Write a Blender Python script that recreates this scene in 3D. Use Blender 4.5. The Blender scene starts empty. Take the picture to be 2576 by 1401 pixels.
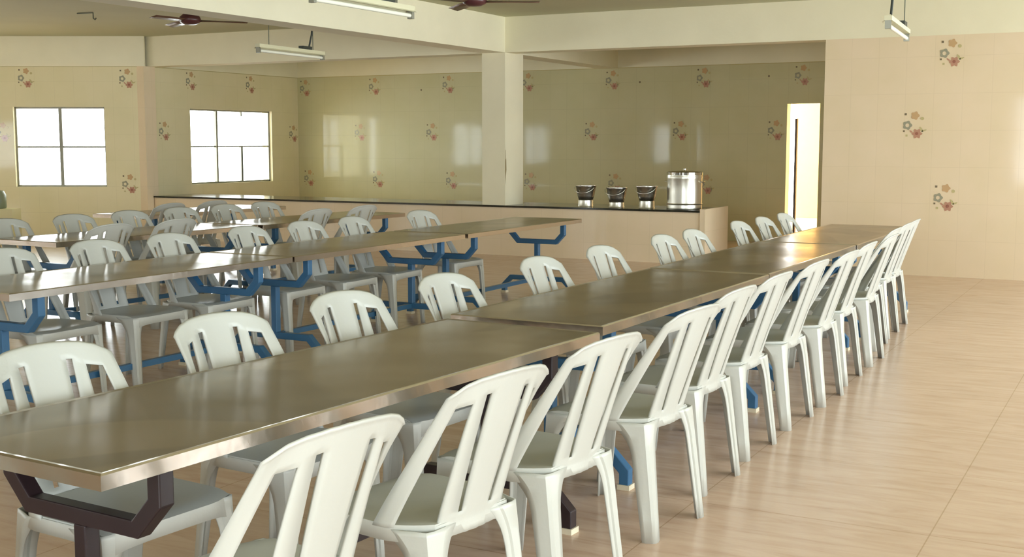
import bpy, math, random
from mathutils import Vector, Matrix

# ------------------------------------------------------------------ camera
S = bpy.context.scene
C = S.collection
F_PX, IW, IH = 3050.0, 2576, 1401
EYE = 1.5
PITCH = math.atan((700.5 - 360) / F_PX)
YAW = math.radians(27.974)
cam_d = bpy.data.cameras.new('camera')
cam_d.sensor_fit = 'HORIZONTAL'
cam_d.sensor_width = 36.0
cam_d.lens = 36.0 * F_PX / IW
cam_d.clip_start = 0.05
cam_d.clip_end = 200
cam = bpy.data.objects.new('camera', cam_d)
C.objects.link(cam)
cam.location = (0, 0, EYE)
cam.rotation_euler = (math.pi / 2 - PITCH, 0, YAW)
S.camera = cam

# ------------------------------------------------------------------ world, exposure
SKY = 5.2
w = bpy.data.worlds.new('sky')
S.world = w
w.use_nodes = True
bgn = w.node_tree.nodes['Background']
bgn.inputs[0].default_value = (0.90, 0.965, 1.0, 1)
bgn.inputs[1].default_value = SKY
S.view_settings.view_transform = 'Standard'
S.view_settings.look = 'None'
S.view_settings.gamma = 1
S.view_settings.exposure = 1.38
S.cycles.max_bounces = 12
S.cycles.diffuse_bounces = 6
S.cycles.glossy_bounces = 5
S.cycles.transparent_max_bounces = 12
S.cycles.caustics_reflective = False
S.cycles.caustics_refractive = False
S.cycles.sample_clamp_indirect = 6
S.cycles.use_denoising = True


def portal(name, loc, sx, sy, direction):
    """a light portal in a window opening: it gives no light of its own, it only
    tells the renderer where the daylight comes in"""
    l = bpy.data.lights.new(name, 'AREA')
    l.shape = 'RECTANGLE'
    l.size = sx
    l.size_y = sy
    l.cycles.is_portal = True
    o = bpy.data.objects.new(name, l)
    C.objects.link(o)
    o.location = loc
    o.rotation_euler = Vector(direction).to_track_quat('-Z', 'Y').to_euler()
    return o


# ------------------------------------------------------------------ materials
def new_mat(name):
    m = bpy.data.materials.new(name)
    m.use_nodes = True
    nt = m.node_tree
    b = nt.nodes['Principled BSDF']
    return m, nt, b


def srgb(r, g, b):
    f = lambda c: (c / 255 / 12.92) if c / 255 <= 0.04045 else ((c / 255 + 0.055) / 1.055) ** 2.4
    return (f(r), f(g), f(b), 1)


def simple(name, col, rough=0.5, metal=0.0, spec=0.5, noise=0.0, nscale=8.0, bump=0.0, bscale=40.0):
    m, nt, b = new_mat(name)
    b.inputs['Base Color'].default_value = col
    b.inputs['Roughness'].default_value = rough
    b.inputs['Metallic'].default_value = metal
    b.inputs['Specular IOR Level'].default_value = spec
    tc = nt.nodes.new('ShaderNodeTexCoord')
    if noise > 0:
        n = nt.nodes.new('ShaderNodeTexNoise')
        n.inputs['Scale'].default_value = nscale
        n.inputs['Detail'].default_value = 5
        nt.links.new(tc.outputs['Object'], n.inputs['Vector'])
        mx = nt.nodes.new('ShaderNodeMix')
        mx.data_type = 'RGBA'
        mx.inputs['A'].default_value = col
        mx.inputs['B'].default_value = (col[0] * (1 - noise), col[1] * (1 - noise), col[2] * (1 - noise * 1.15), 1)
        nt.links.new(n.outputs['Fac'], mx.inputs['Factor'])
        nt.links.new(mx.outputs['Result'], b.inputs['Base Color'])
    if bump > 0:
        n2 = nt.nodes.new('ShaderNodeTexNoise')
        n2.inputs['Scale'].default_value = bscale
        n2.inputs['Detail'].default_value = 3
        nt.links.new(tc.outputs['Object'], n2.inputs['Vector'])
        bp = nt.nodes.new('ShaderNodeBump')
        bp.inputs['Strength'].default_value = bump
        bp.inputs['Distance'].default_value = 0.01
        nt.links.new(n2.outputs['Fac'], bp.inputs['Height'])
        nt.links.new(bp.outputs['Normal'], b.inputs['Normal'])
    return m


def tile_mat(name, c1, c2, grout, tw, th, rough, mortar=0.004, wav=0.0, ior=1.5):
    """glazed tiles laid on the UV plane, which is measured in metres"""
    m, nt, b = new_mat(name)
    uv = nt.nodes.new('ShaderNodeUVMap')
    uv.uv_map = 'UVMap'
    br = nt.nodes.new('ShaderNodeTexBrick')
    br.offset = 0.0
    br.inputs['Scale'].default_value = 1.0
    br.inputs['Brick Width'].default_value = tw
    br.inputs['Row Height'].default_value = th
    br.inputs['Mortar Size'].default_value = mortar
    br.inputs['Mortar Smooth'].default_value = 0.3
    br.inputs['Color1'].default_value = c1
    br.inputs['Color2'].default_value = c2
    br.inputs['Mortar'].default_value = grout
    nt.links.new(uv.outputs['UV'], br.inputs['Vector'])
    n = nt.nodes.new('ShaderNodeTexNoise')
    n.inputs['Scale'].default_value = 2.2
    n.inputs['Detail'].default_value = 4
    nt.links.new(uv.outputs['UV'], n.inputs['Vector'])
    mx = nt.nodes.new('ShaderNodeMix')
    mx.data_type = 'RGBA'
    mx.blend_type = 'MULTIPLY'
    mx.inputs['Factor'].default_value = 1.0
    cr = nt.nodes.new('ShaderNodeValToRGB')
    cr.color_ramp.elements[0].position = 0.3
    cr.color_ramp.elements[0].color = (0.94, 0.95, 0.90, 1)
    cr.color_ramp.elements[1].position = 0.75
    cr.color_ramp.elements[1].color = (1, 1, 1, 1)
    nt.links.new(n.outputs['Fac'], cr.inputs['Fac'])
    nt.links.new(br.outputs['Color'], mx.inputs['A'])
    nt.links.new(cr.outputs['Color'], mx.inputs['B'])
    nt.links.new(mx.outputs['Result'], b.inputs['Base Color'])
    b.inputs['Roughness'].default_value = rough
    b.inputs['IOR'].default_value = ior
    bp = nt.nodes.new('ShaderNodeBump')
    bp.inputs['Strength'].default_value = 0.12
    bp.inputs['Distance'].default_value = 0.002
    bp.invert = True
    nt.links.new(br.outputs['Fac'], bp.inputs['Height'])
    if wav > 0:
        n3 = nt.nodes.new('ShaderNodeTexNoise')
        n3.inputs['Scale'].default_value = 3.0
        n3.inputs['Detail'].default_value = 1
        nt.links.new(uv.outputs['UV'], n3.inputs['Vector'])
        bp2 = nt.nodes.new('ShaderNodeBump')
        bp2.inputs['Strength'].default_value = wav
        bp2.inputs['Distance'].default_value = 0.01
        nt.links.new(n3.outputs['Fac'], bp2.inputs['Height'])
        nt.links.new(bp.outputs['Normal'], bp2.inputs['Normal'])
        nt.links.new(bp2.outputs['Normal'], b.inputs['Normal'])
    else:
        nt.links.new(bp.outputs['Normal'], b.inputs['Normal'])
    return m


M = {}
M['tile'] = tile_mat('glazed_wall_tile', srgb(240, 221, 194), srgb(239, 220, 192), srgb(233, 214, 186), 0.305, 0.41, 0.06, 0.003, wav=0.06, ior=1.30)
M['left_tile'] = tile_mat('glazed_tile_left_bay', srgb(236, 226, 192), srgb(235, 225, 190), srgb(228, 218, 184), 0.305, 0.41, 0.06, 0.003, wav=0.06, ior=1.30)  # same wall tile, greener cast of the local glare put into its colour
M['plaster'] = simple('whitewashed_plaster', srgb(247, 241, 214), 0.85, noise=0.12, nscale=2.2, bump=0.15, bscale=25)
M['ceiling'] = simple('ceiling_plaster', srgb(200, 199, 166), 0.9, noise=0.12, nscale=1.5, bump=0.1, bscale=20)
M['kitchen_tile'] = tile_mat('dim_kitchen_tile', srgb(213, 208, 172), srgb(212, 207, 170), srgb(204, 199, 163), 0.305, 0.41, 0.06, 0.003, wav=0.06, ior=1.30)  # darker copy of the wall tile, the kitchen's shade put into its colour
M['granite'] = simple('dark_granite', srgb(52, 50, 40), 0.12, noise=0.4, nscale=60)
M['chair'] = simple('white_moulded_plastic', srgb(190, 191, 184), 0.34, noise=0.05, nscale=5, bump=0.05, bscale=70)
M['blue'] = simple('blue_enamel_paint', srgb(60, 110, 152), 0.35, noise=0.15, nscale=12)
M['maroon'] = simple('dark_maroon_paint', srgb(46, 32, 35), 0.38, noise=0.25, nscale=18)
M['cap'] = simple('cream_rubber', srgb(225, 215, 190), 0.6)
M['alu'] = simple('window_aluminium', srgb(150, 150, 138), 0.4, 0.5)
M['fan'] = simple('maroon_fan_enamel', srgb(88, 50, 52), 0.3)
M['fan_blade'] = simple('fan_blade_enamel', srgb(110, 78, 62), 0.3)
M['white_metal'] = simple('cream_enamelled_metal', srgb(214, 210, 180), 0.35)
M['tube'] = simple('frosted_glass_tube', srgb(240, 240, 225), 0.2)
M['dark'] = simple('dark_plastic', srgb(50, 56, 52), 0.45)
M['wire'] = simple('grey_wire', srgb(96, 100, 84), 0.6)
M['steel'] = simple('polished_steel', (0.62, 0.61, 0.57, 1), 0.14, 1.0)
M['bucket'] = simple('worn_steel', (0.58, 0.55, 0.50, 1), 0.32, 1.0)
M['band'] = simple('satin_steel', (0.70, 0.69, 0.62, 1), 0.3, 1.0)
M['cream_box'] = simple('cream_card', srgb(206, 200, 160), 0.7)
M['green_plastic'] = simple('grey_green_plastic', srgb(128, 136, 112), 0.4)
M['m_brown'] = simple('printed_brown_flower', srgb(204, 170, 128), 0.1)
M['m_red'] = simple('printed_red_flower', srgb(192, 146, 124), 0.1)
M['m_redc'] = simple('printed_flower_centre', srgb(162, 108, 92), 0.1)
M['m_blue'] = simple('printed_blue_flower', srgb(160, 158, 138), 0.1)
M['m_dark'] = simple('printed_dark_dot', srgb(132, 118, 96), 0.1)
M['m_leaf'] = simple('printed_leaf', srgb(200, 188, 140), 0.1)
M['ground'] = simple('concrete_yard', srgb(186, 170, 138), 0.9, noise=0.2)
M['outwall'] = simple('yellow_painted_wall', srgb(232, 198, 140), 0.8, noise=0.05)
M['sticker'] = simple('yellow_green_paper', srgb(206, 208, 96), 0.6)
M['stain'] = simple('brown_stain', srgb(150, 132, 92), 0.8)

# floor: large peach marble-look tiles with diagonal veins
m, nt, b = new_mat('peach_marble_floor')
uv = nt.nodes.new('ShaderNodeUVMap'); uv.uv_map = 'UVMap'
br = nt.nodes.new('ShaderNodeTexBrick')
br.offset = 0.0
br.inputs['Scale'].default_value = 1
br.inputs['Brick Width'].default_value = 0.95
br.inputs['Row Height'].default_value = 0.95
br.inputs['Mortar Size'].default_value = 0.003
br.inputs['Mortar Smooth'].default_value = 0.4
br.inputs['Color1'].default_value = (1, 1, 1, 1)
br.inputs['Color2'].default_value = (0.97, 0.97, 0.97, 1)
br.inputs['Mortar'].default_value = (0.72, 0.68, 0.60, 1)
nt.links.new(uv.outputs['UV'], br.inputs['Vector'])
mp = nt.nodes.new('ShaderNodeMapping')
mp.inputs['Rotation'].default_value = (0, 0, math.radians(-32))
mp.inputs['Scale'].default_value = (1.6, 9.0, 1)
nt.links.new(uv.outputs['UV'], mp.inputs['Vector'])
n = nt.nodes.new('ShaderNodeTexNoise')
n.inputs['Scale'].default_value = 1.6
n.inputs['Detail'].default_value = 7
n.inputs['Roughness'].default_value = 0.62
n.inputs['Distortion'].default_value = 0.8
nt.links.new(mp.outputs['Vector'], n.inputs['Vector'])
cr = nt.nodes.new('ShaderNodeValToRGB')
cr.color_ramp.elements[0].position = 0.30
cr.color_ramp.elements[0].color = srgb(198, 167, 144)
cr.color_ramp.elements[1].position = 0.62
cr.color_ramp.elements[1].color = srgb(217, 190, 168)
e = cr.color_ramp.elements.new(0.42); e.color = srgb(208, 179, 156)
nt.links.new(n.outputs['Fac'], cr.inputs['Fac'])
mx = nt.nodes.new('ShaderNodeMix'); mx.data_type = 'RGBA'; mx.blend_type = 'MULTIPLY'
mx.inputs['Factor'].default_value = 1
nt.links.new(cr.outputs['Color'], mx.inputs['A'])
nt.links.new(br.outputs['Color'], mx.inputs['B'])
nt.links.new(mx.outputs['Result'], b.inputs['Base Color'])
b.inputs['Roughness'].default_value = 0.22
b.inputs['IOR'].default_value = 1.45
M['floor'] = m

# tabletop sheet steel: long-wave dents so that reflections swim, faint smears in the gloss, lighter reflection patches painted into the colour
m, nt, b = new_mat('sheet_steel_top')
tc = nt.nodes.new('ShaderNodeTexCoord')
b.inputs['Metallic'].default_value = 1.0
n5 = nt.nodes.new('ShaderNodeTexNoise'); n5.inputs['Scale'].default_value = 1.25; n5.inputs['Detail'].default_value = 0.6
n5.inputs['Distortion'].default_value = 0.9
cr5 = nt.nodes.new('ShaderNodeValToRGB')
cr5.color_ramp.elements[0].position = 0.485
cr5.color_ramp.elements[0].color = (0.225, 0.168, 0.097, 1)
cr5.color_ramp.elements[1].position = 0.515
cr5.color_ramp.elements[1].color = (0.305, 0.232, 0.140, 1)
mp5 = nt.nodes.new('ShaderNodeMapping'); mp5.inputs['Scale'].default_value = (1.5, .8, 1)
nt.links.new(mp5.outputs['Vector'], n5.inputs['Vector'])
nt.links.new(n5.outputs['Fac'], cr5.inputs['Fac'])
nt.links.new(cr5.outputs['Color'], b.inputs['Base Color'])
n = nt.nodes.new('ShaderNodeTexNoise'); n.inputs['Scale'].default_value = 1.7; n.inputs['Detail'].default_value = 1.5
oi = nt.nodes.new('ShaderNodeObjectInfo')
va = nt.nodes.new('ShaderNodeVectorMath'); va.operation = 'ADD'
nt.links.new(tc.outputs['Object'], va.inputs[0])
nt.links.new(oi.outputs['Location'], va.inputs[1])
nt.links.new(va.outputs['Vector'], n.inputs['Vector'])
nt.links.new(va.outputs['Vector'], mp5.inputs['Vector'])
bp = nt.nodes.new('ShaderNodeBump'); bp.inputs['Strength'].default_value = 0.32; bp.inputs['Distance'].default_value = 0.035
nt.links.new(n.outputs['Fac'], bp.inputs['Height'])
nt.links.new(bp.outputs['Normal'], b.inputs['Normal'])
n2 = nt.nodes.new('ShaderNodeTexNoise'); n2.inputs['Scale'].default_value = 2.2; n2.inputs['Detail'].default_value = 2
nt.links.new(va.outputs['Vector'], n2.inputs['Vector'])
mr = nt.nodes.new('ShaderNodeMapRange')
mr.inputs['To Min'].default_value = 0.18
mr.inputs['To Max'].default_value = 0.30
nt.links.new(n2.outputs['Fac'], mr.inputs['Value'])
nt.links.new(mr.outputs['Result'], b.inputs['Roughness'])
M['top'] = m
# folded edge of the sheet
m2 = simple('sheet_steel_edge', (0.58, 0.52, 0.46, 1), 0.2, 1.0, bump=0.28, bscale=6)
M['edge'] = m2

# thin window glass
m = bpy.data.materials.new('window_glass'); m.use_nodes = True
nt = m.node_tree
for nd in list(nt.nodes):
    nt.nodes.remove(nd)
out = nt.nodes.new('ShaderNodeOutputMaterial')
tr = nt.nodes.new('ShaderNodeBsdfTransparent'); tr.inputs[0].default_value = (0.95, 0.97, 0.96, 1)
gl = nt.nodes.new('ShaderNodeBsdfGlossy'); gl.inputs['Roughness'].default_value = 0.02
fr = nt.nodes.new('ShaderNodeFresnel'); fr.inputs['IOR'].default_value = 1.45
ms = nt.nodes.new('ShaderNodeMixShader')
nt.links.new(fr.outputs[0], ms.inputs[0]); nt.links.new(tr.outputs[0], ms.inputs[1]); nt.links.new(gl.outputs[0], ms.inputs[2])
nt.links.new(ms.outputs[0], out.inputs[0])
M['glass'] = m


# ------------------------------------------------------------------ mesh builder
class MB:
    def __init__(s):
        s.v = []; s.f = []; s.mi = []; s.uv = []

    def face(s, pts, mi=0, uvs=None):
        i = len(s.v)
        s.v += [tuple(p) for p in pts]
        s.f.append(tuple(range(i, i + len(pts))))
        s.mi.append(mi)
        s.uv.append(uvs if uvs else [(p[0], p[1]) for p in pts])

    def box(s, x0, y0, z0, x1, y1, z1, mi=0, mat=None):
        P = [Vector(p) for p in ((x0, y0, z0), (x1, y0, z0), (x1, y1, z0), (x0, y1, z0), (x0, y0, z1), (x1, y0, z1), (x1, y1, z1), (x0, y1, z1))]
        for q, ax in (((0, 3, 2, 1), (0, 1)), ((4, 5, 6, 7), (0, 1)), ((0, 1, 5, 4), (0, 2)), ((2, 3, 7, 6), (0, 2)), ((1, 2, 6, 5), (1, 2)), ((3, 0, 4, 7), (1, 2))):
            uvs = [(P[k][ax[0]], P[k][ax[1]]) for k in q]
            s.face([mat @ P[k] if mat else P[k] for k in q], mi, uvs)

    def tube(s, pts, r, n=10, mi=0, closed=False, caps=True):
        pts = [Vector(p) for p in pts]
        rs = r if isinstance(r, (list, tuple)) else [r] * len(pts)
        rings = []
        up = Vector((0, 0, 1))
        prev = None
        for i, p in enumerate(pts):
            a = pts[max(i - 1, 0)]; c = pts[min(i + 1, len(pts) - 1)]
            t = (c - a).normalized()
            if prev is None:
                s0 = t.cross(up)
                if s0.length < 1e-3:
                    s0 = t.cross(Vector((1, 0, 0)))
                s0.normalize()
            else:
                s0 = prev - t * prev.dot(t)
                s0.normalize()
            prev = s0
            u0 = t.cross(s0)
            rings.append([p + (s0 * math.cos(2 * math.pi * k / n) + u0 * math.sin(2 * math.pi * k / n)) * rs[i] for k in range(n)])
        base = len(s.v)
        for rg in rings:
            s.v += [tuple(p) for p in rg]
        for i in range(len(rings) - 1):
            for k in range(n):
                a = base + i * n + k; b_ = base + i * n + (k + 1) % n
                s.f.append((a, b_, b_ + n, a + n)); s.mi.append(mi); s.uv.append([(0, 0)] * 4)
        if caps:
            s.f.append(tuple(base + k for k in range(n))[::-1]); s.mi.append(mi); s.uv.append([(0, 0)] * n)
            o = base + (len(rings) - 1) * n
            s.f.append(tuple(o + k for k in range(n))); s.mi.append(mi); s.uv.append([(0, 0)] * n)

    def lathe(s, prof, n=28, mi=0, c=(0, 0, 0)):
        """prof: list of (radius, z)"""
        base = len(s.v)
        for r, z in prof:
            for k in range(n):
                a = 2 * math.pi * k / n
                s.v.append((c[0] + r * math.cos(a), c[1] + r * math.sin(a), c[2] + z))
        for i in range(len(prof) - 1):
            for k in range(n):
                a = base + i * n + k; b_ = base + i * n + (k + 1) % n
                s.f.append((a, b_, b_ + n, a + n)); s.mi.append(mi); s.uv.append([(0, 0)] * 4)

    def sweep(s, path, hw, depth, mi=0):
        """square tube swept along a path in the local XZ plane, mitred bends"""
        n = len(path)
        L = []; R = []
        for i in range(n):
            p = Vector((path[i][0], path[i][1]))
            d0 = (p - Vector(path[i - 1])).normalized() if i > 0 else None
            d1 = (Vector(path[i + 1]) - p).normalized() if i < n - 1 else None
            if d0 is None: d0 = d1
            if d1 is None: d1 = d0
            n0 = Vector((-d0.y, d0.x)); n1 = Vector((-d1.y, d1.x))
            mnv = (n0 + n1).normalized()
            k = hw / max(0.35, mnv.dot(n0))
            L.append(p + mnv * k); R.append(p - mnv * k)
        h = depth / 2
        q = lambda p, y: (p.x, y, p.y)
        for i in range(n - 1):
            s.face([q(L[i], -h), q(R[i], -h), q(R[i + 1], -h), q(L[i + 1], -h)], mi)
            s.face([q(L[i], h), q(L[i + 1], h), q(R[i + 1], h), q(R[i], h)], mi)
            s.face([q(L[i], -h), q(L[i + 1], -h), q(L[i + 1], h), q(L[i], h)], mi)
            s.face([q(R[i], -h), q(R[i], h), q(R[i + 1], h), q(R[i + 1], -h)], mi)
        s.face([q(L[0], -h), q(L[0], h), q(R[0], h), q(R[0], -h)], mi)
        s.face([q(L[-1], -h), q(R[-1], -h), q(R[-1], h), q(L[-1], h)], mi)

    def build(s, name, mats, parent=None, smooth=False, bevel=0.0, solid=0.0, weld=True, angle=40):
        me = bpy.data.meshes.new(name)
        me.from_pydata(s.v, [], s.f)
        if not isinstance(mats, (list, tuple)):
            mats = [mats]
        for mm in mats:
            me.materials.append(mm)
        ul = me.uv_layers.new(name='UVMap')
        k = 0
        for fi, poly in enumerate(me.polygons):
            poly.material_index = s.mi[fi]
            for j in range(len(poly.vertices)):
                ul.data[poly.loop_start + j].uv = s.uv[fi][j]
        if weld:
            import bmesh
            bm = bmesh.new(); bm.from_mesh(me)
            bmesh.ops.remove_doubles(bm, verts=bm.verts, dist=0.0002)
            bm.to_mesh(me); bm.free()
        if smooth:
            me.shade_smooth()
            if angle < 180:
                me.set_sharp_from_angle(angle=math.radians(angle))
        me.update()
        o = bpy.data.objects.new(name, me)
        C.objects.link(o)
        if parent:
            o.parent = parent
        if solid:
            md = o.modifiers.new('solid', 'SOLIDIFY'); md.thickness = abs(solid); md.offset = 0.0
        if bevel:
            md = o.modifiers.new('bevel', 'BEVEL'); md.width = bevel; md.segments = 2; md.limit_method = 'ANGLE'
        return o


def tag(o, label=None, cat=None, group=None, kind=None):
    if label: o['label'] = label
    if cat: o['category'] = cat
    if group: o['group'] = group
    if kind: o['kind'] = kind
    return o


def empty(name, loc, rz=0.0):
    o = bpy.data.objects.new(name, None)
    o.empty_display_size = 0.1
    C.objects.link(o)
    o.location = loc
    o.rotation_euler = (0, 0, rz)
    return o


def copy_tree(o, parent=None):
    kids = list(o.children)
    c = o.copy()
    C.objects.link(c)
    if parent is not None:
        c.parent = parent
    for ch in kids:
        copy_tree(ch, c)
    return c


# ------------------------------------------------------------------ the shell
TT = 2.69     # top of the wall tiles = underside of beams
CE = 3.15     # ceiling


def disc(mb, u, v, r, place, mi, n=12, off=0.003, lobes=0, amp=0.0, rot=0.0, sx=1.0):
    pts = []
    for k in range(n):
        a = 2 * math.pi * k / n
        rr = r * (1 + amp * math.cos(lobes * a)) if lobes else r
        x, y = rr * math.cos(a) * sx, rr * math.sin(a)
        pts.append(place(u + x * math.cos(rot) - y * math.sin(rot), v + x * math.sin(rot) + y * math.cos(rot), off))
    mb.face(pts, mi)


def motif(mb, u, v, place):
    """printed flower cluster on the tiles: blue ring flower, brown and red flowers, dots, leaves"""
    # ring flower
    n = 20
    for k in range(n):
        a0, a1 = 2 * math.pi * k / n, 2 * math.pi * (k + 1) / n
        ro0 = 0.048 * (1 + 0.14 * math.cos(5 * a0)); ro1 = 0.048 * (1 + 0.14 * math.cos(5 * a1))
        ri = 0.022
        c = (u - 0.062, v + 0.01)
        mb.face([place(c[0] + ri * math.cos(a0), c[1] + ri * math.sin(a0), .003), place(c[0] + ro0 * math.cos(a0), c[1] + ro0 * math.sin(a0), .003),
                 place(c[0] + ro1 * math.cos(a1), c[1] + ro1 * math.sin(a1), .003), place(c[0] + ri * math.cos(a1), c[1] + ri * math.sin(a1), .003)], 5)
    disc(mb, u + 0.02, v + 0.118, 0.043, place, 2, 24, lobes=5, amp=0.16)
    disc(mb, u + 0.045, v - 0.085, 0.050, place, 3, 24, lobes=6, amp=0.2)
    disc(mb, u + 0.042, v - 0.083, 0.018, place, 4, 12, off=0.0045)
    disc(mb, u - 0.085, v + 0.135, 0.017, place, 6, 4, rot=.78)
    disc(mb, u - 0.098, v - 0.055, 0.014, place, 6, 4, rot=.78)
    disc(mb, u - 0.068, v - 0.105, 0.016, place, 7, 4, rot=.78)
    disc(mb, u + 0.098, v + 0.085, 0.019, place, 7, 10)
    disc(mb, u + 0.09, v - 0.035, 0.034, place, 7, 12, rot=.55, sx=.35)
    disc(mb, u + 0.12, v - 0.05, 0.03, place, 7, 12, rot=-1.2, sx=.3)
    disc(mb, u - 0.02, v - 0.06, 0.022, place, 3, 12, rot=.9, sx=.4)


def wall(name, p0, d, length, normal, thick, z1, holes=(), motifs=(), tiled=True, u0=0.0, tile='tile', zt=TT, plaster_from=None):
    """wall starting at p0 (x,y) running along d; its inner face looks along normal"""
    d = Vector((d[0], d[1], 0)).normalized(); nn = Vector((normal[0], normal[1], 0)).normalized()
    P0 = Vector((p0[0], p0[1], 0))

    def place(u, v, off=0.0):
        return P0 + d * u + Vector((0, 0, v)) + nn * off
    us = sorted({0.0, length} | {h[0] for h in holes} | {h[1] for h in holes})
    vs = sorted({0.0, z1} | ({zt} if zt < z1 else set()) | {h[2] for h in holes} | {h[3] for h in holes})
    mb = MB()
    inside = lambda u, v: any(h[0] < u < h[1] and h[2] < v < h[3] for h in holes)
    for i in range(len(us) - 1):
        for j in range(len(vs) - 1):
            a, b_, c, e_ = us[i], us[i + 1], vs[j], vs[j + 1]
            if inside((a + b_) / 2, (c + e_) / 2):
                continue
            mi = 0 if (c + e_) / 2 < zt and tiled else 1
            uvs = [(a + u0, c), (b_ + u0, c), (b_ + u0, e_), (a + u0, e_)]
            mb.face([place(a, c), place(b_, c), place(b_, e_), place(a, e_)], mi, uvs)
            mb.face([place(a, c, -thick), place(a, e_, -thick), place(b_, e_, -thick), place(b_, c, -thick)], 1)
    for h in list(holes):
        a, b_, c, e_ = h
        edges = [((a, c), (a, e_)), ((b_, c), (b_, e_)), ((a, e_), (b_, e_))]
        if c > 0.001: edges.append(((a, c), (b_, c)))
        for (x1, y1), (x2, y2) in edges:
            mb.face([place(x1, y1), place(x2, y2), place(x2, y2, -thick), place(x1, y1, -thick)], 1)
    for (x1, y1), (x2, y2) in (((0, 0), (0, z1)), ((length, 0), (length, z1)), ((0, z1), (length, z1))):
        mb.face([place(x1, y1), place(x2, y2), place(x2, y2, -thick), place(x1, y1, -thick)], 1)
    for (u, v) in motifs:
        motif(mb, u, v, place)
    if name == 'wall_back':
        for (u, v) in ((-11.4, 2.42), (-7.32, 2.46), (-5.24, 2.50)):
            disc(mb, u + 14.09, v, .017, place, 6, 8, off=.004)
    # thin dark joint where the tiling stops
    if tiled and zt < z1:
        mb.face([place(0, zt - .006, .004), place(length, zt - .006, .004), place(length, zt + .006, .004), place(0, zt + .006, .004)], 7)
    o = mb.build(name, [M[tile], M['plaster'], M['m_brown'], M['m_red'], M['m_redc'], M['m_blue'], M['m_dark'], M['m_leaf']], weld=False)
    tag(o, kind='structure')
    return o, place


def window(name, place, h, thick, kind='cross', label=None):
    """aluminium window set in a wall opening h=(u0,u1,v0,v1)"""
    u0, u1, v0, v1 = h
    root = empty(name, place((u0 + u1) / 2, v0, -thick * .6))
    tag(root, kind='structure')
    inv = root.location.copy()

    def bar(mb, a, b_, c, e_, o0=-.10, o1=-.06):
        P = [place(a, c, o0) - inv, place(b_, c, o0) - inv, place(b_, e_, o0) - inv, place(a, e_, o0) - inv,
             place(a, c, o1) - inv, place(b_, c, o1) - inv, place(b_, e_, o1) - inv, place(a, e_, o1) - inv]
        for q in ((0, 3, 2, 1), (4, 5, 6, 7), (0, 1, 5, 4), (2, 3, 7, 6), (1, 2, 6, 5), (3, 0, 4, 7)):
            mb.face([P[k] for k in q])
    t = 0.028
    fr_ = MB()
    bar(fr_, u0, u0 + t, v0, v1); bar(fr_, u1 - t, u1, v0, v1); bar(fr_, u0, u1, v0, v0 + t); bar(fr_, u0, u1, v1 - t, v1)
    fr_.build('window_frame', M['alu'], root)
    um = (u0 + u1) / 2; vm = (v0 + v1) / 2
    mu = MB()
    if kind == 'cross':
        bar(mu, um - .026, um + .026, v0, v1, -.11, -.055)
        bar(mu, u0, u1, vm - .012, vm + .012, -.10, -.07)
        bar(mu, u0, u1, vm - .24, vm - .236, -.15, -.145)
        bar(mu, u0, u1, vm + .3, vm + .304, -.15, -.145)
    else:
        a = u0 + (u1 - u0) * .335; c = u0 + (u1 - u0) * .655
        bar(mu, a - .02, a + .02, v0, v1, -.11, -.055)
        bar(mu, c - .024, c + .024, v0, vm, -.13, -.085)
        bar(mu, c - .015, c + .015, v1 - .1, v1, -.13, -.085)
        bar(mu, u0, u1, vm - .010, vm + .010, -.10, -.07)
    mu.build('mullion', M['alu'], root)
    g = MB()
    g.face([place(u0, v0, -.083) - inv, place(u1, v0, -.083) - inv, place(u1, v1, -.083) - inv, place(u0, v1, -.083) - inv])
    g.build('window_pane', M['glass'], root)
    return root


# floor and ceiling
XL, XR, YB, YF = -18.6, 3.3, -3.6, 14.3
mb = MB()
mb.box(XL - .3, YB - .3, -0.12, XR + .3, 19.9, 0.0)
for i in range(len(mb.uv)):
    mb.uv[i] = [(u + 0.705 - 0.0, v + 0.0) for (u, v) in mb.uv[i]]
tag(mb.build('floor', M['floor'], weld=False), kind='structure')
mb = MB()
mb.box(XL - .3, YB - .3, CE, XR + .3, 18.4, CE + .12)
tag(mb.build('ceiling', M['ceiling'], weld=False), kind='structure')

# right part of the serving wall (front of the hall)
o, pl = wall('wall_front', (-3.48, YF), (1, 0), XR + 3.48, (0, -1), 0.25, TT,
             motifs=[(-2.1 + 3.48, 2.48), (-2.47 + 3.48 , 1.69), (-2.11 + 3.48, .88), (-.58 + 3.48, 2.48), (-.95 + 3.48, 1.69), (-.58 + 3.48, .88), (0.94 + 3.48, 2.48), (.94 + 3.48, .88)], zt=2.70)
# kitchen right wall
wall('wall_kitchen_right', (-3.42, 14.56), (0, 1), 3.54, (-1, 0), 0.2, CE)
# kitchen back wall with the doorway
KM = [(-4.74 - 1.53 * k, 2.49) for k in range(7)] + [(-5.13 - 1.516 * k, 1.68) for k in range(6)] + [(-6.21 - 1.53 * k, .85) for k in range(6)]
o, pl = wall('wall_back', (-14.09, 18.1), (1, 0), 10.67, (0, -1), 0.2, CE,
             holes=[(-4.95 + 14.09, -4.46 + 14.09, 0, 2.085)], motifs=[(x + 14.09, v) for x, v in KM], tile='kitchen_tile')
# side wall beside the serving counter, with the second window
W2 = (15.26 - 14.3, 17.34 - 14.3, 0.82, 2.065)
o, pl2 = wall('wall_side', (-14.09, 14.3), (0, 1), 3.8, (1, 0), 0.22, CE, holes=[W2],
              motifs=[(.99, 2.5), (2.47, 2.5), (.35, 1.68), (3.64, 1.66)], tile='left_tile')
window('window_2', pl2, W2, .22, 'triple')
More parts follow.
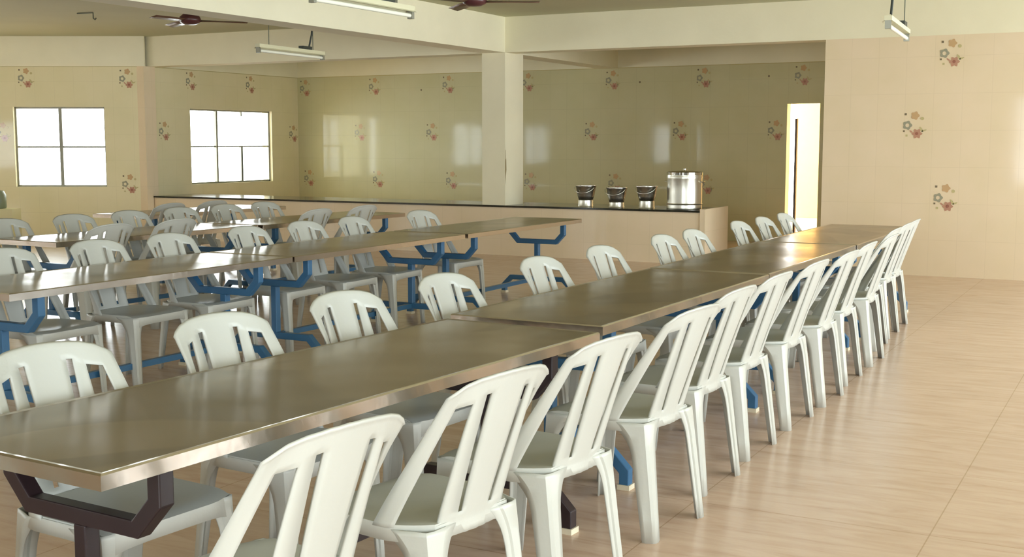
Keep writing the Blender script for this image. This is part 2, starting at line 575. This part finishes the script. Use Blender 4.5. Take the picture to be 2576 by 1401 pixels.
# slanting wall at far left, with the first window
WD = Vector((math.cos(YAW), math.sin(YAW)))
LWL = 5.0
PL0 = Vector((-14.13, 14.2))
start = PL0 - WD * LWL
W1 = (LWL - 2.0, LWL - .57, .815, 2.065)
W0 = (LWL - 4.6, LWL - 3.1, .815, 2.065)
o, pl1 = wall('wall_left', start, WD, LWL, (math.sin(YAW), -math.cos(YAW)), 0.22, CE, holes=[W1, W0],
              motifs=[(LWL - .21, 2.49), (LWL - 1.79, 2.5), (LWL - 2.19, 1.66), (LWL - .22, .85), (LWL - 3.3, 2.5), (LWL - 2.6, .85)], tile='left_tile')
window('window_1', pl1, W1, .22, 'cross')
window('window_3', pl1, W0, .22, 'cross')
# outer left wall
WL = [(2.0, 4.0, .82, 2.065), (6.5, 8.5, .82, 2.065), (11.0, 13.0, .82, 2.065)]
o, pl3 = wall('wall_outer_left', (start.x, YB), (0, 1), start.y - YB + .05, (1, 0), 0.22, CE, holes=WL)
for i, h in enumerate(WL):
    window('window_%d' % (4 + i), pl3, h, .22, 'cross')
# rear wall behind the viewpoint
WR = [(3.0, 4.6, .82, 2.065), (9.0, 10.2, .9, 1.9), (15.4, 18.2, .3, 2.6), (18.5, 21.3, .3, 2.6)]
o, pl4 = wall('wall_rear', (start.x, YB), (1, 0), XR - start.x, (0, 1), 0.22, CE, holes=WR)
for i, h in enumerate(WR):
    window('window_%d' % (7 + i), pl4, h, .22, 'cross')
# right wall, mostly tall openings
WRR = [(1.2, 4.2, .8, 2.4), (5.0, 8.6, .6, 2.4), (9.2, 13.2, .1, 2.6), (13.6, 17.6, .1, 2.6)]
o, pl5 = wall('wall_right', (XR, YB), (0, 1), YF - YB + .25, (-1, 0), 0.22, CE, holes=WRR)
for i, h in enumerate(WRR):
    window('window_%d' % (11 + i), pl5, h, .22, 'cross')

for pl_, hs in ((pl2, [W2]), (pl1, [W1, W0]), (pl3, WL), (pl4, WR), (pl5, WRR)):
    for h in hs:
        c = pl_((h[0] + h[1]) / 2, (h[2] + h[3]) / 2, -.24)
        dirn = pl_(0, 0, 1) - pl_(0, 0, 0)
        po = portal('daylight_portal', c, 1, 1, dirn)
        d = (pl_(1, 0) - pl_(0, 0))
        q = Matrix((d, Vector((0, 0, 1)).cross(d) * 0 + Vector((0, 0, 1)), Vector(dirn) * -1)).transposed()
        if q.determinant() < 0:
            q = Matrix((-d, Vector((0, 0, 1)), Vector(dirn) * -1)).transposed()
        po.rotation_euler = q.to_euler()
        po.data.size = h[1] - h[0]; po.data.size_y = h[3] - h[2]
po = portal('daylight_portal', (-4.70, 18.33, 1.04), .5, 2.08, (0, -1, 0))
po.rotation_euler = Matrix(((-1, 0, 0), (0, 0, 1), (0, 1, 0))).transposed().to_euler()

# beams
def beam(name, x0, y0, x1, y1, z0=TT, z1=CE):
    mb = MB(); mb.box(x0, y0, z0, x1, y1, z1)
    return tag(mb.build(name, M['plaster'], weld=False), kind='structure')
beam('trim_1', -14.3, 14.30, XR, 14.62)                    # beam over the serving counter
beam('trim_2', -8.05, YB, -7.70, 14.30)                    # long beam above the tables
beam('trim_3', -8.05, 14.62, -7.70, 18.10)                 # its continuation in the kitchen
# beam on the slanting wall
mbm = MB()
mt = Matrix.Translation((start.x, start.y, 0)) @ Matrix.Rotation(YAW, 4, 'Z')
mbm.box(0, -.06, TT, LWL + .1, .0, CE, mat=mt)
tag(mbm.build('trim_4', M['plaster'], weld=False), kind='structure')
# corner post between slanting wall and counter
mb = MB(); mb.box(-14.35, 14.18, 0, -14.02, 14.42, TT)
tag(mb.build('trim_5', M['tile'], weld=False), kind='structure')
# square pillar standing on the counter line
mb = MB(); mb.box(-8.05, 14.3, .672, -7.70, 14.82, TT)
# rust-brown streak on the pillar corner
for (a, z0, z1, wd_) in ((0.0, .95, 1.42, .014), (.012, 1.05, 1.30, .02)):
    mb.face([(-7.698, 14.303 + a, z0), (-7.698, 14.303 + a + wd_, z0 + .1), (-7.698, 14.303 + a + wd_ * .6, z1), (-7.698, 14.303 + a, z1 - .02)], 1)
tag(mb.build('trim_6', [M['plaster'], M['stain']], weld=False), kind='structure')

# serving counter: tiled front, thin dark worktop, tiled end
ct = empty('serving_counter', (-9.5, 14.75, 0))
tag(ct, 'long low tiled serving counter with thin dark worktop below the pillar', 'counter')
mb = MB(); mb.box(-14.0 + 9.5, -.44, 0, 0, 0, 0)
mb = MB(); mb.box(-4.5, -.44, 0, 4.53, .44, .645)
for i in range(len(mb.uv)):
    mb.uv[i] = [(u + .1, v + .19) for (u, v) in mb.uv[i]]
mb.build('body', M['tile'], ct, weld=False)
mb = MB(); mb.box(-4.5, -.46, .646, 4.53, .45, .672)
mb.build('worktop', M['granite'], ct, weld=False, bevel=.003)
mb = MB(); mb.box(4.531, -.455, 0, 4.60, .45, .69)
mb.build('end_panel', M['tile'], ct, weld=False)

# yard outside the doorway
mb = MB(); mb.box(-7.5, 19.9, -.12, -2.5, 23, -.01)
tag(mb.build('ground', M['ground'], weld=False), kind='structure')
mb = MB(); mb.box(-5.43, 20.5, 0, -4.2, 20.75, 2.9)
tag(mb.build('wall_outside', M['outwall'], weld=False), kind='structure')
mb = MB(); mb.box(-7.0, 20.4, 0, -3.8, 20.48, .24)
tag(mb.build('trim_7', M['tile'], weld=False), kind='structure')
mb = MB(); mb.box(-5.75, 18.5, 2.95, -2.5, 23, 3.1)  # unseen roof slab, added to shade the wall outside the doorway
tag(mb.build('added_shade_roof', M['plaster'], weld=False), kind='structure')
mb = MB(); mb.box(-4.2, 18.32, 0, -4.0, 20.5, 2.95)  # unseen side wall, added to keep light off the outside wall
tag(mb.build('added_shade_wall', M['outwall'], weld=False), kind='structure')
dl = empty('door_1', (-4.93, 18.32, 0))
tag(dl, kind='structure')
mb = MB(); mb.box(.045, 0.0, .02, .075, .06, 1.87)
mb.build('door_leaf', M['maroon'], dl, weld=False)

# ------------------------------------------------------------------ plastic chair
random.seed(5)


def chair_backrest():
    """slatted back: the outer rails wrap forward on to the seat sides, the slats stand on the rear legs"""
    mb = MB()
    top = [0, .024, .054, .074, .098, .126, .132, .172, .180, .206, .222]
    botx = [0, .018, .040, .054, .074, .128, .142, .228, .233, .237, .238]
    boty = [-.212, -.212, -.210, -.209, -.206, -.198, -.194, -.112, -.100, -.078, -.050]
    rows = [-.09, -.05, -.015, .0, .03, .06, .10, .15, .2, .3, .4, .5, .6, .7, .76, .80, .84, .88, .92, .96, .985, 1.0]

    def pt(ci, t):
        k = abs(ci - 10); sg = -1 if ci < 10 else 1
        tt = max(t, 0.0)
        e = tt ** 0.80
        x = botx[k] * (1 - e) + top[k] * e
        ax = top[k]
        ztop = .890 - .026 * (ax / .222) ** 2 - .024 * max(0, (ax - .13) / .092) ** 2.2
        zb = .455
        z = zb + (ztop - zb) * t
        ytop = -.362 + .052 * (ax / .222) ** 2
        e2 = tt ** 1.08
        y = boty[k] * (1 - e2) + ytop * e2
        if k in (1, 3):
            y += .003
        if k == 10:
            y += .004
        if t > .99:
            y -= .006
        return Vector((x * sg, y, z))
    nC = 21

    def hole(ci, tm):
        k0 = ci - 10 if ci >= 10 else 9 - ci
        if k0 == 3 and .05 < tm < .85: return True
        if k0 == 6 and -.2 < tm < .83: return True
        if k0 == 3 and tm > .85 and tm < .87: return True
        if k0 >= 6 and tm < 0: return True
        if k0 == 5 and 0 < tm < .03: return False
        return False
    for r in range(len(rows) - 1):
        for c in range(nC - 1):
            tm = (rows[r] + rows[r + 1]) / 2
            if hole(c, tm):
                continue
            mb.face([pt(c, rows[r]), pt(c + 1, rows[r]), pt(c + 1, rows[r + 1]), pt(c, rows[r + 1])])
    return mb


def chair_seat():
    mb = MB()
    nx, ny = 14, 18

    def pt(i, j):
        u = i / nx * 2 - 1; v = j / ny
        y = -.205 + .43 * v
        q = min(1, (y + .205) / .15)
        hw = .158 + .080 * math.sin(q * math.pi / 2) - .006 * v
        x = u * hw
        y -= .03 * max(0, abs(u) - .6) ** 1.5 / .25 * v
        dish = .016 * (1 - u * u) * math.sin(math.pi * min(1, v * 1.05))
        z = .462 - dish
        if v > .85:
            z -= .012 * ((v - .85) / .15) ** 2
        return Vector((x, y, z))
    for i in range(nx):
        for j in range(ny):
            mb.face([pt(i, j), pt(i + 1, j), pt(i + 1, j + 1), pt(i, j + 1)])

    def skirt(line):
        n = len(line)
        for k in range(n - 1):
            (p, q) = line[k], line[k + 1]

            def low(idx, P):
                s_ = idx / (n - 1)
                h = .042 + .040 * (abs(2 * s_ - 1)) ** 6
                outv = Vector((P.x, P.y, 0)).normalized() * .005
                return Vector((P.x, P.y, P.z - h)) + outv
            mb.face([p, q, low(k + 1, q), low(k, p)])
    skirt([pt(0, j) for j in range(ny + 1)])
    skirt([pt(nx, j) for j in range(ny + 1)])
    skirt([pt(i, ny) for i in range(nx + 1)])
    skirt([pt(i, 0) for i in range(nx + 1)])
    return mb


def chair_leg(sx, rear):
    """angle-section tapering leg with a curved gusset running into the apron"""
    mb = MB()
    if rear:
        P_top = Vector((.200, -.209, .452)); P_bot = Vector((.210, -.262, 0))
        f = Vector((.30, .95, 0)).normalized()
    else:
        P_top = Vector((.236, .205, .452)); P_bot = Vector((.238, .232, 0))
        f = Vector((0, -1, 0))
    sy = -1 if rear else 1
    prev = None
    for t in [0, .03, .06, .1, .15, .2, .27, .36, .48, .62, .8, 1.0]:
        p = P_top.lerp(P_bot, t)
        gus = max(0, 1 - t / .30) ** 2.4
        wx = (.076 if rear else .056) * (1 - .36 * t) + .050 * gus
        wy = (.060 if rear else .054) * (1 - .30 * t) + (.085 if rear else .08) * gus
        a = Vector((p.x - wx, p.y - .002 * sy, p.z))
        a2 = Vector((p.x - wx * .66, p.y - .002 * sy, p.z))
        a3 = Vector((p.x - wx * .60, p.y + .005 * sy, p.z))
        a4 = Vector((p.x - wx * .18, p.y + .005 * sy, p.z))
        c = Vector((p.x, p.y - .002 * sy, p.z))
        d1 = c + f * wy * .25
        d2 = c + f * wy * .62 + Vector((.004, 0, 0))
        d = c + f * wy
        if rear:
            # the gusset bends round with the seat edge
            d = d + Vector((-.018, 0, 0)) * gus
        ring = [Vector((q.x * sx, q.y, q.z)) for q in (a, a2, a3, a4, c, d1, d2, d)]
        if prev:
            for k in range(len(ring) - 1):
                mb.face([prev[k], prev[k + 1], ring[k + 1], ring[k]])
        prev = ring
    return mb


def make_chair():
    root = empty('plastic_chair', (0, 0, 0))
    chair_seat().build('seat', M['chair'], root, smooth=True, solid=.006, angle=60)
    chair_backrest().build('backrest', M['chair'], root, smooth=True, solid=.008, angle=60)
    for sx in (-1, 1):
        chair_leg(sx, True).build('leg', M['chair'], root, smooth=True, solid=.005, angle=24)
        chair_leg(sx, False).build('leg', M['chair'], root, smooth=True, solid=.005, angle=24)
    return root


ORD = ['nearest', 'second', 'third', 'fourth', 'fifth', 'sixth', 'seventh', 'eighth', 'ninth', 'tenth', 'eleventh', 'twelfth', 'thirteenth', 'fourteenth']
chair0 = make_chair()
used = [False]


def place_chair(x, y, deg, label, group):
    if used[0]:
        o = copy_tree(chair0)
    else:
        o = chair0
        used[0] = True
    o.location = (x, y, 0)
    o.rotation_euler = (0, 0, math.radians(deg))
    tag(o, label, 'chair', group)
    return o

# facing -X (deg 90): right side of a row;   facing +X (deg -90): left side
XA = -1.88
rowA_right = [(-1.89, 2.20, 82), (-1.87, 2.93, 81), (-1.85, 3.60, 82), (-1.84, 4.40, 83), (-1.89, 5.06, 86), (-1.90, 5.70, 87), (-1.89, 6.40, 87),
              (-1.87, 7.05, 88), (-1.90, 7.72, 89), (-1.90, 8.45, 90), (-2.0, 9.10, 90), (-2.03, 9.72, 90), (-2.05, 10.2, 90)]
for i, (x, y, d) in enumerate(rowA_right):
    place_chair(x, y, d, 'white chair seen from behind, %s in the line along the right aisle' % ORD[i], 'chairs along the right side of the nearest table row')
rowA_left = [(1.78, -97), (2.52, -95), (3.28, -95), (4.03, -94), (4.82, -93), (5.80, -92), (6.62, -91), (7.62, -90), (8.20, -90), (9.25, -90), (9.88, -90), (10.50, -90)]
for i, (y, d) in enumerate(rowA_left):
    oc = place_chair(-2.64 + .008 * i, y, d, 'white chair on the left side of the nearest table row, %s from the camera' % ORD[i], 'chairs along the left side of the nearest table row')
    if i == 2:
        mb = MB(); mb.tube([(0, 0, 0), (0, .003, 0)], .013, 16)
        st = mb.build('sticker', M['sticker'], oc, weld=False)
        st.location = (-.212, -.150, .60)
        st.rotation_euler = (math.radians(20), 0, math.radians(18))
        st['label'] = 'small round yellow green sticker'
rowB_left = [4.82, 5.53, 6.18, 6.98, 7.66, 8.32, 9.35]
for i, y in enumerate(rowB_left):
    place_chair(-5.60, y, -90 + random.uniform(-3, 3), 'white chair behind the second table row, %s from the camera' % ORD[i], 'chairs along the left side of the second table row')
rowC_right = [6.75, 7.45, 9.20, 9.95]
for i, y in enumerate(rowC_right):
    place_chair(-7.36 + .1 * (i > 1), y, 88, 'greyish chair, back to us, right of the third table row, %s from the camera' % ORD[i], 'chairs along the right side of the third table row')
rowC_left = [6.75, 7.45, 8.10, 8.75, 9.40, 10.0]
for i, y in enumerate(rowC_left):
    place_chair(-7.93, y, -90, 'pale grey chair behind the third table row, %s from the camera' % ORD[i], 'chairs along the left side of the third table row')
rowD_right = [9.35, 10.0]
for i, y in enumerate(rowD_right):
    place_chair(-9.25, y, 89, 'dim grey chair, back to us, at the farthest table, %s of two' % ('nearer', 'farther')[i], 'chairs at the farthest table')

# ------------------------------------------------------------------ steel tables
def make_support(col):
    """trestle end frame: upward bracket, post, spread base"""
    mb = MB()
    mb.sweep([(-.285, .712), (-.285, .61), (-.21, .53), (.21, .53), (.285, .61), (.285, .712)], .023, .048)
    mb.sweep([(0, .508), (0, .182)], .023, .048)
    mb.sweep([(-.37, .02), (-.37, .08), (-.29, .16), (.29, .16), (.37, .08), (.37, .02)], .023, .048)
    return mb


def make_table(L, W, col, plain=False):
    root = empty('steel_table', (0, 0, 0))
    mb = MB()
    hw, hl = W / 2, L / 2
    # top sheet with gentle raised lip, folded down edges
    e = .017
    z = .75
    mb.face([(-hw + e, -hl + e, z - .001), (hw - e, -hl + e, z - .001), (hw - e, hl - e, z - .001), (-hw + e, hl - e, z - .001)], 0)
    R0 = [(-hw + e, -hl + e, z - .001), (hw - e, -hl + e, z - .001), (hw - e, hl - e, z - .001), (-hw + e, hl - e, z - .001)]
    R1 = [(-hw + .004, -hl + .004, z + .001), (hw - .004, -hl + .004, z + .001), (hw - .004, hl - .004, z + .001), (-hw + .004, hl - .004, z + .001)]
    R2 = [(-hw, -hl, z - .004), (hw, -hl, z - .004), (hw, hl, z - .004), (-hw, hl, z - .004)]
    R3 = [(-hw, -hl, z - .040), (hw, -hl, z - .040), (hw, hl, z - .040), (-hw, hl, z - .040)]
    R4 = [(-hw + .03, -hl + .03, z - .041), (hw - .03, -hl + .03, z - .041), (hw - .03, hl - .03, z - .041), (-hw + .03, hl - .03, z - .041)]
    for A, B, mi in ((R0, R1, 1), (R1, R2, 1), (R2, R3, 1), (R3, R4, 1)):
        for k in range(4):
            j = (k + 1) % 4
            mb.face([A[k], A[j], B[j], B[k]], mi)
    mb.face([R4[3], R4[2], R4[1], R4[0]], 2)
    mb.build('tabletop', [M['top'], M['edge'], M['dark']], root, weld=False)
    for k, sy in enumerate((-1, 1)):
        o = make_support(col).build('trestle_leg', M[col], root, bevel=.004)
        o.location = (0, sy * (hl - .25), 0)
        for sx in (-1, 1):
            c_ = MB(); c_.box(-.029, -.03, 0, .029, .03, .022)
            co = c_.build('foot_cap', M['cap'], o, weld=False)
            co.location = (sx * .37, 0, 0)
    mb = MB(); mb.box(-.018, -hl + .276, .142, .018, hl - .276, .178)
    mb.build('stretcher', M[col], root, weld=False)
    return root


def place_table(src, x, y, deg, label, group):
    src.location = (x, y, 0)
    src.rotation_euler = (0, 0, math.radians(deg))
    tag(src, label, 'table', group)
    return src

tA1 = make_table(2.45, .74, 'maroon')
place_table(tA1, -2.380, 3.185, -3.7, 'nearest long stainless steel table on a dark brown frame', 'tables of the nearest row')
tb = make_table(2.26, .74, 'blue')
place_table(tb, -2.335, 5.68, -1.2, 'second steel table of the nearest row, on blue legs, butted against the closest one', 'tables of the nearest row')
for (x, y, dg, lb, g) in [
    (-2.32, 7.97, 0, 'third steel table of the nearest row, on blue legs beside the right aisle', 'tables of the nearest row'),
    (-2.31, 10.25, 0, 'last steel table of the nearest row, reflecting the bright doorway', 'tables of the nearest row'),
    (-5.42, 5.27, 0, 'steel table with blue legs, nearest of the second row', 'tables of the second row'),
    (-5.42, 7.55, 0, 'steel table with blue legs, middle of the second row', 'tables of the second row'),
    (-5.42, 9.86, 0, 'steel table with blue legs, last of the second row beside the counter', 'tables of the second row'),
    (-7.70, 7.63, -2, 'steel table glaring with window light, nearer of the third row', 'tables of the third row'),
    (-7.58, 9.92, -2, 'steel table with thin dark edge, farther of the third row', 'tables of the third row'),
    (-9.62, 10.45, -2, 'farthest steel table under the second window, catching a white glare', None),
]:
    place_table(copy_tree(tb), x, y, dg, lb, g)

# ------------------------------------------------------------------ steel vessels on the counter
def vessel(name, loc, label, cat, group, prof, inner):
    root = empty(name, loc)
    tag(root, label, cat, group)
    mb = MB(); mb.lathe(prof, 32)
    mb.build('body', M['steel'], root, smooth=True, angle=35)
    return root

ZC = .6725
bx = [(-6.66, 14.62, 0, 'leftmost small steel bucket on the dark worktop'), (-6.22, 14.62, 1, 'middle small steel bucket on the worktop, slightly shorter with a wide rim'), (-5.80, 14.62, 2, 'small steel bucket on the worktop next to the tall drum')]
for (x, y, k, lb) in bx:
    h = (.272, .252, .278)[k]
    r0 = empty('steel_bucket', (x, y, ZC)); tag(r0, lb, 'bucket', 'steel buckets on the counter')
    mb = MB()
    mb.lathe([(0.0, h - .01 - .17), (.085, h - .18), (.105, h - .13), (.128, h - .02), (.131, h), (.139, h + .002), (.139, h - .006), (.134, h - .012), (.112, h - .13), (.094, h - .185), (.088, h - .19)], 32)
    mb.build('body', M['bucket'], r0, smooth=True, angle=35)
    mb = MB()
    mb.lathe([(.088, h - .19), (.098, h - .192), (.100, .012), (.104, 0.0), (0, 0.0)], 32)
    mb.build('base_ring', M['band'], r0, smooth=True, angle=35)
    mb = MB()
    pts = [(.139 * math.cos(a) , .139 * math.sin(a) * .35 + .05, h - .012 - .05 * math.sin(a)) for a in [math.pi * q / 12 for q in range(13)]]
    pts = [(.14 * math.cos(math.pi * q / 12), -.05 - .085 * math.sin(math.pi * q / 12), h - .02 - .075 * math.sin(math.pi * q / 12)) for q in range(13)]
    mb.tube(pts, .0035, 6)
    mb.build('handle', M['band'], r0, smooth=True)
r0 = empty('steel_drum', (-5.29, 14.62, ZC)); tag(r0, 'tall lidded steel drum on the right end of the counter', 'drum')
mb = MB()
R = .222
mb.lathe([(0, 0), (R, 0), (R + .003, .01), (R, .03), (R, .055), (R + .006, .065), (R, .075), (R, .24), (R + .0, .38), (R + .004, .395), (R, .41), (R, .445)], 48)
mb.build('body', M['band'], r0, smooth=True, angle=30)
mb = MB(); mb.lathe([(R + .006, .43), (R + .008, .462), (R - .01, .474), (.1, .482), (.03, .484), (.025, .50), (.04, .505), (0, .508)], 48)
mb.build('lid', M['steel'], r0, smooth=True, angle=35)
for s_ in (-1, 1):
    mb = MB()
    mb.tube([(s_ * (R - .002), -.035, .34), (s_ * (R + .03), -.035, .345), (s_ * (R + .034), 0, .345), (s_ * (R + .03), .035, .345), (s_ * (R - .002), .035, .34)], .006, 8)
    mb.build('handle', M['band'], r0, smooth=True)

# ------------------------------------------------------------------ ceiling fans
def make_fan():
    root = empty('ceiling_fan', (0, 0, 0))
    mb = MB(); mb.tube([(0, 0, .09), (0, 0, .33)], .012, 10)
    mb.build('down_rod', M['fan'], root, smooth=True)
    mb = MB(); mb.lathe([(.012, .25), (.045, .345), (.052, .349)], 20)
    mb.build('canopy', M['fan'], root, smooth=True)
    mb = MB(); mb.lathe([(0, -.055), (.06, -.05), (.105, -.028), (.115, 0), (.105, .03), (.075, .055), (.06, .09), (.042, .14), (.014, .21)], 28)
    mb.build('motor', M['fan'], root, smooth=True, angle=60)
    for k in range(3):
        mb = MB()
        n = 8
        prev = None
        for i in range(n + 1):
            t = i / n
            r = .10 + .50 * t
            hw = .028 + .034 * min(1, t * 2.5) - .016 * t
            tilt = .012
            ring = [Vector((r, -hw, -.012 - tilt - .01 * t)), Vector((r, hw, -.012 + tilt - .01 * t))]
            if prev:
                mb.face([prev[0], ring[0], ring[1], prev[1]])
            prev = ring
        b_ = mb.build('fan_blade', M['fan_blade'], root, smooth=True, solid=.003)
        b_.rotation_euler = (0, 0, math.radians(120 * k))
    return root

f1 = make_fan(); f1.location = (-9.15, 9.95, 2.80); f1.rotation_euler = (0, 0, math.radians(35))
tag(f1, 'dark maroon ceiling fan over the far left tables', 'ceiling fan', 'ceiling fans')
f2 = copy_tree(f1); f2.location = (-5.62, 9.85, 2.80); f2.rotation_euler = (0, 0, math.radians(20))
tag(f2, 'red brown ceiling fan cut off by the top edge above the pillar', 'ceiling fan', 'ceiling fans')

# ------------------------------------------------------------------ hanging tube lamps
def tube_lamp(x, y, z, deg, label, cable_at, big=1.0):
    root = empty('tube_lamp', (x, y, z), math.radians(deg))
    tag(root, label, 'lamp', 'hanging tube lamps')
    L = 1.25
    mb = MB()
    mb.box(-.028, -L / 2, .0, .028, L / 2, .035)
    mb.face([(-.028, -L / 2, 0), (-.045, -L / 2, -.012), (-.045, L / 2, -.012), (-.028, L / 2, 0)])
    mb.face([(.028, -L / 2, 0), (.028, L / 2, 0), (.045, L / 2, -.012), (.045, -L / 2, -.012)])
    mb.build('batten', M['white_metal'], root, weld=False)
    mb = MB(); mb.tube([(0, -L / 2 + .03, -.035), (0, L / 2 - .03, -.035)], .016, 12)
    mb.build('glass_tube', M['tube'], root, smooth=True)
    for s_ in (-1, 1):
        mb = MB(); mb.box(-.022, s_ * L / 2 - (.03 if s_ > 0 else 0), -.06, .022, s_ * L / 2 + (0 if s_ > 0 else .03), .0)
        mb.build('lamp_holder', M['alu'], root, weld=False)
    mb = MB(); mb.box(-.03, .18, .035, .03, .36, .07)
    mb.build('choke', M['dark'], root, weld=False, bevel=.006)
    for s_ in (-1, 1):
        mb = MB(); mb.tube([(0, s_ * .42, .03), (0, s_ * .42, CE - z)], .0045, 6)
        mb.build('hanging_rod', M['wire'], root)
    y0 = cable_at
    h = CE - z
    mb = MB(); mb.tube([(.0, y0 - .25, h), (.01, y0 - .16, h - .02), (.02, y0 - .05, h - .12), (.02, y0, h - .28), (.01, y0 - .02, h - .45), (0, y0 - .06, .06)], .010, 8)
    mb.build('cable', M['dark'], root, smooth=True)
    return root

tube_lamp(-8.43, 10.74, 2.50, 4, 'cream tube lamp hanging before the far left beam', .40)
tube_lamp(-5.09, 7.33, 2.50, 0, 'pale tube lamp against the long bright beam at the top edge', -.1)
tube_lamp(-1.86, 9.95, 2.40, 4, 'cream tube lamp hanging above the right aisle near the front wall', -.40)

# small hook in the ceiling at far left
hk = empty('ceiling_hook', (-12.0, 11.3, CE)); tag(hk, 'small iron fan hook in the ceiling at far left', 'hook')
mb = MB(); mb.tube([(-.28, 0, -.008), (0, 0, -.012), (0, 0, -.08), (.03, 0, -.1), (.05, 0, -.08)], .008, 6)
mb.build('hook_rod', M['wire'], hk)

# things beneath the first window, at the left edge
bxo = empty('carton', (-15.35, 12.55, 0), YAW); tag(bxo, 'pale cream carton standing at the left edge below the first window', 'box')
mb = MB(); mb.box(-.25, -.16, 0, .2, .16, .52)
mb.build('carton_body', M['cream_box'], bxo, weld=False, bevel=.006)
jg = empty('water_can', (-15.45, 12.53, .522)); tag(jg, 'grey green water can standing on the cream carton', 'can')
mb = MB(); mb.lathe([(0, 0), (.12, 0), (.13, .02), (.13, .2), (.1, .26), (.04, .28), (.035, .3), (0, .3)], 20)
mb.build('can_body', M['green_plastic'], jg, smooth=True)
mb = MB(); mb.lathe([(.042, .29), (.042, .33), (0, .335)], 14)
mb.build('cap', M['dark'], jg, smooth=True)
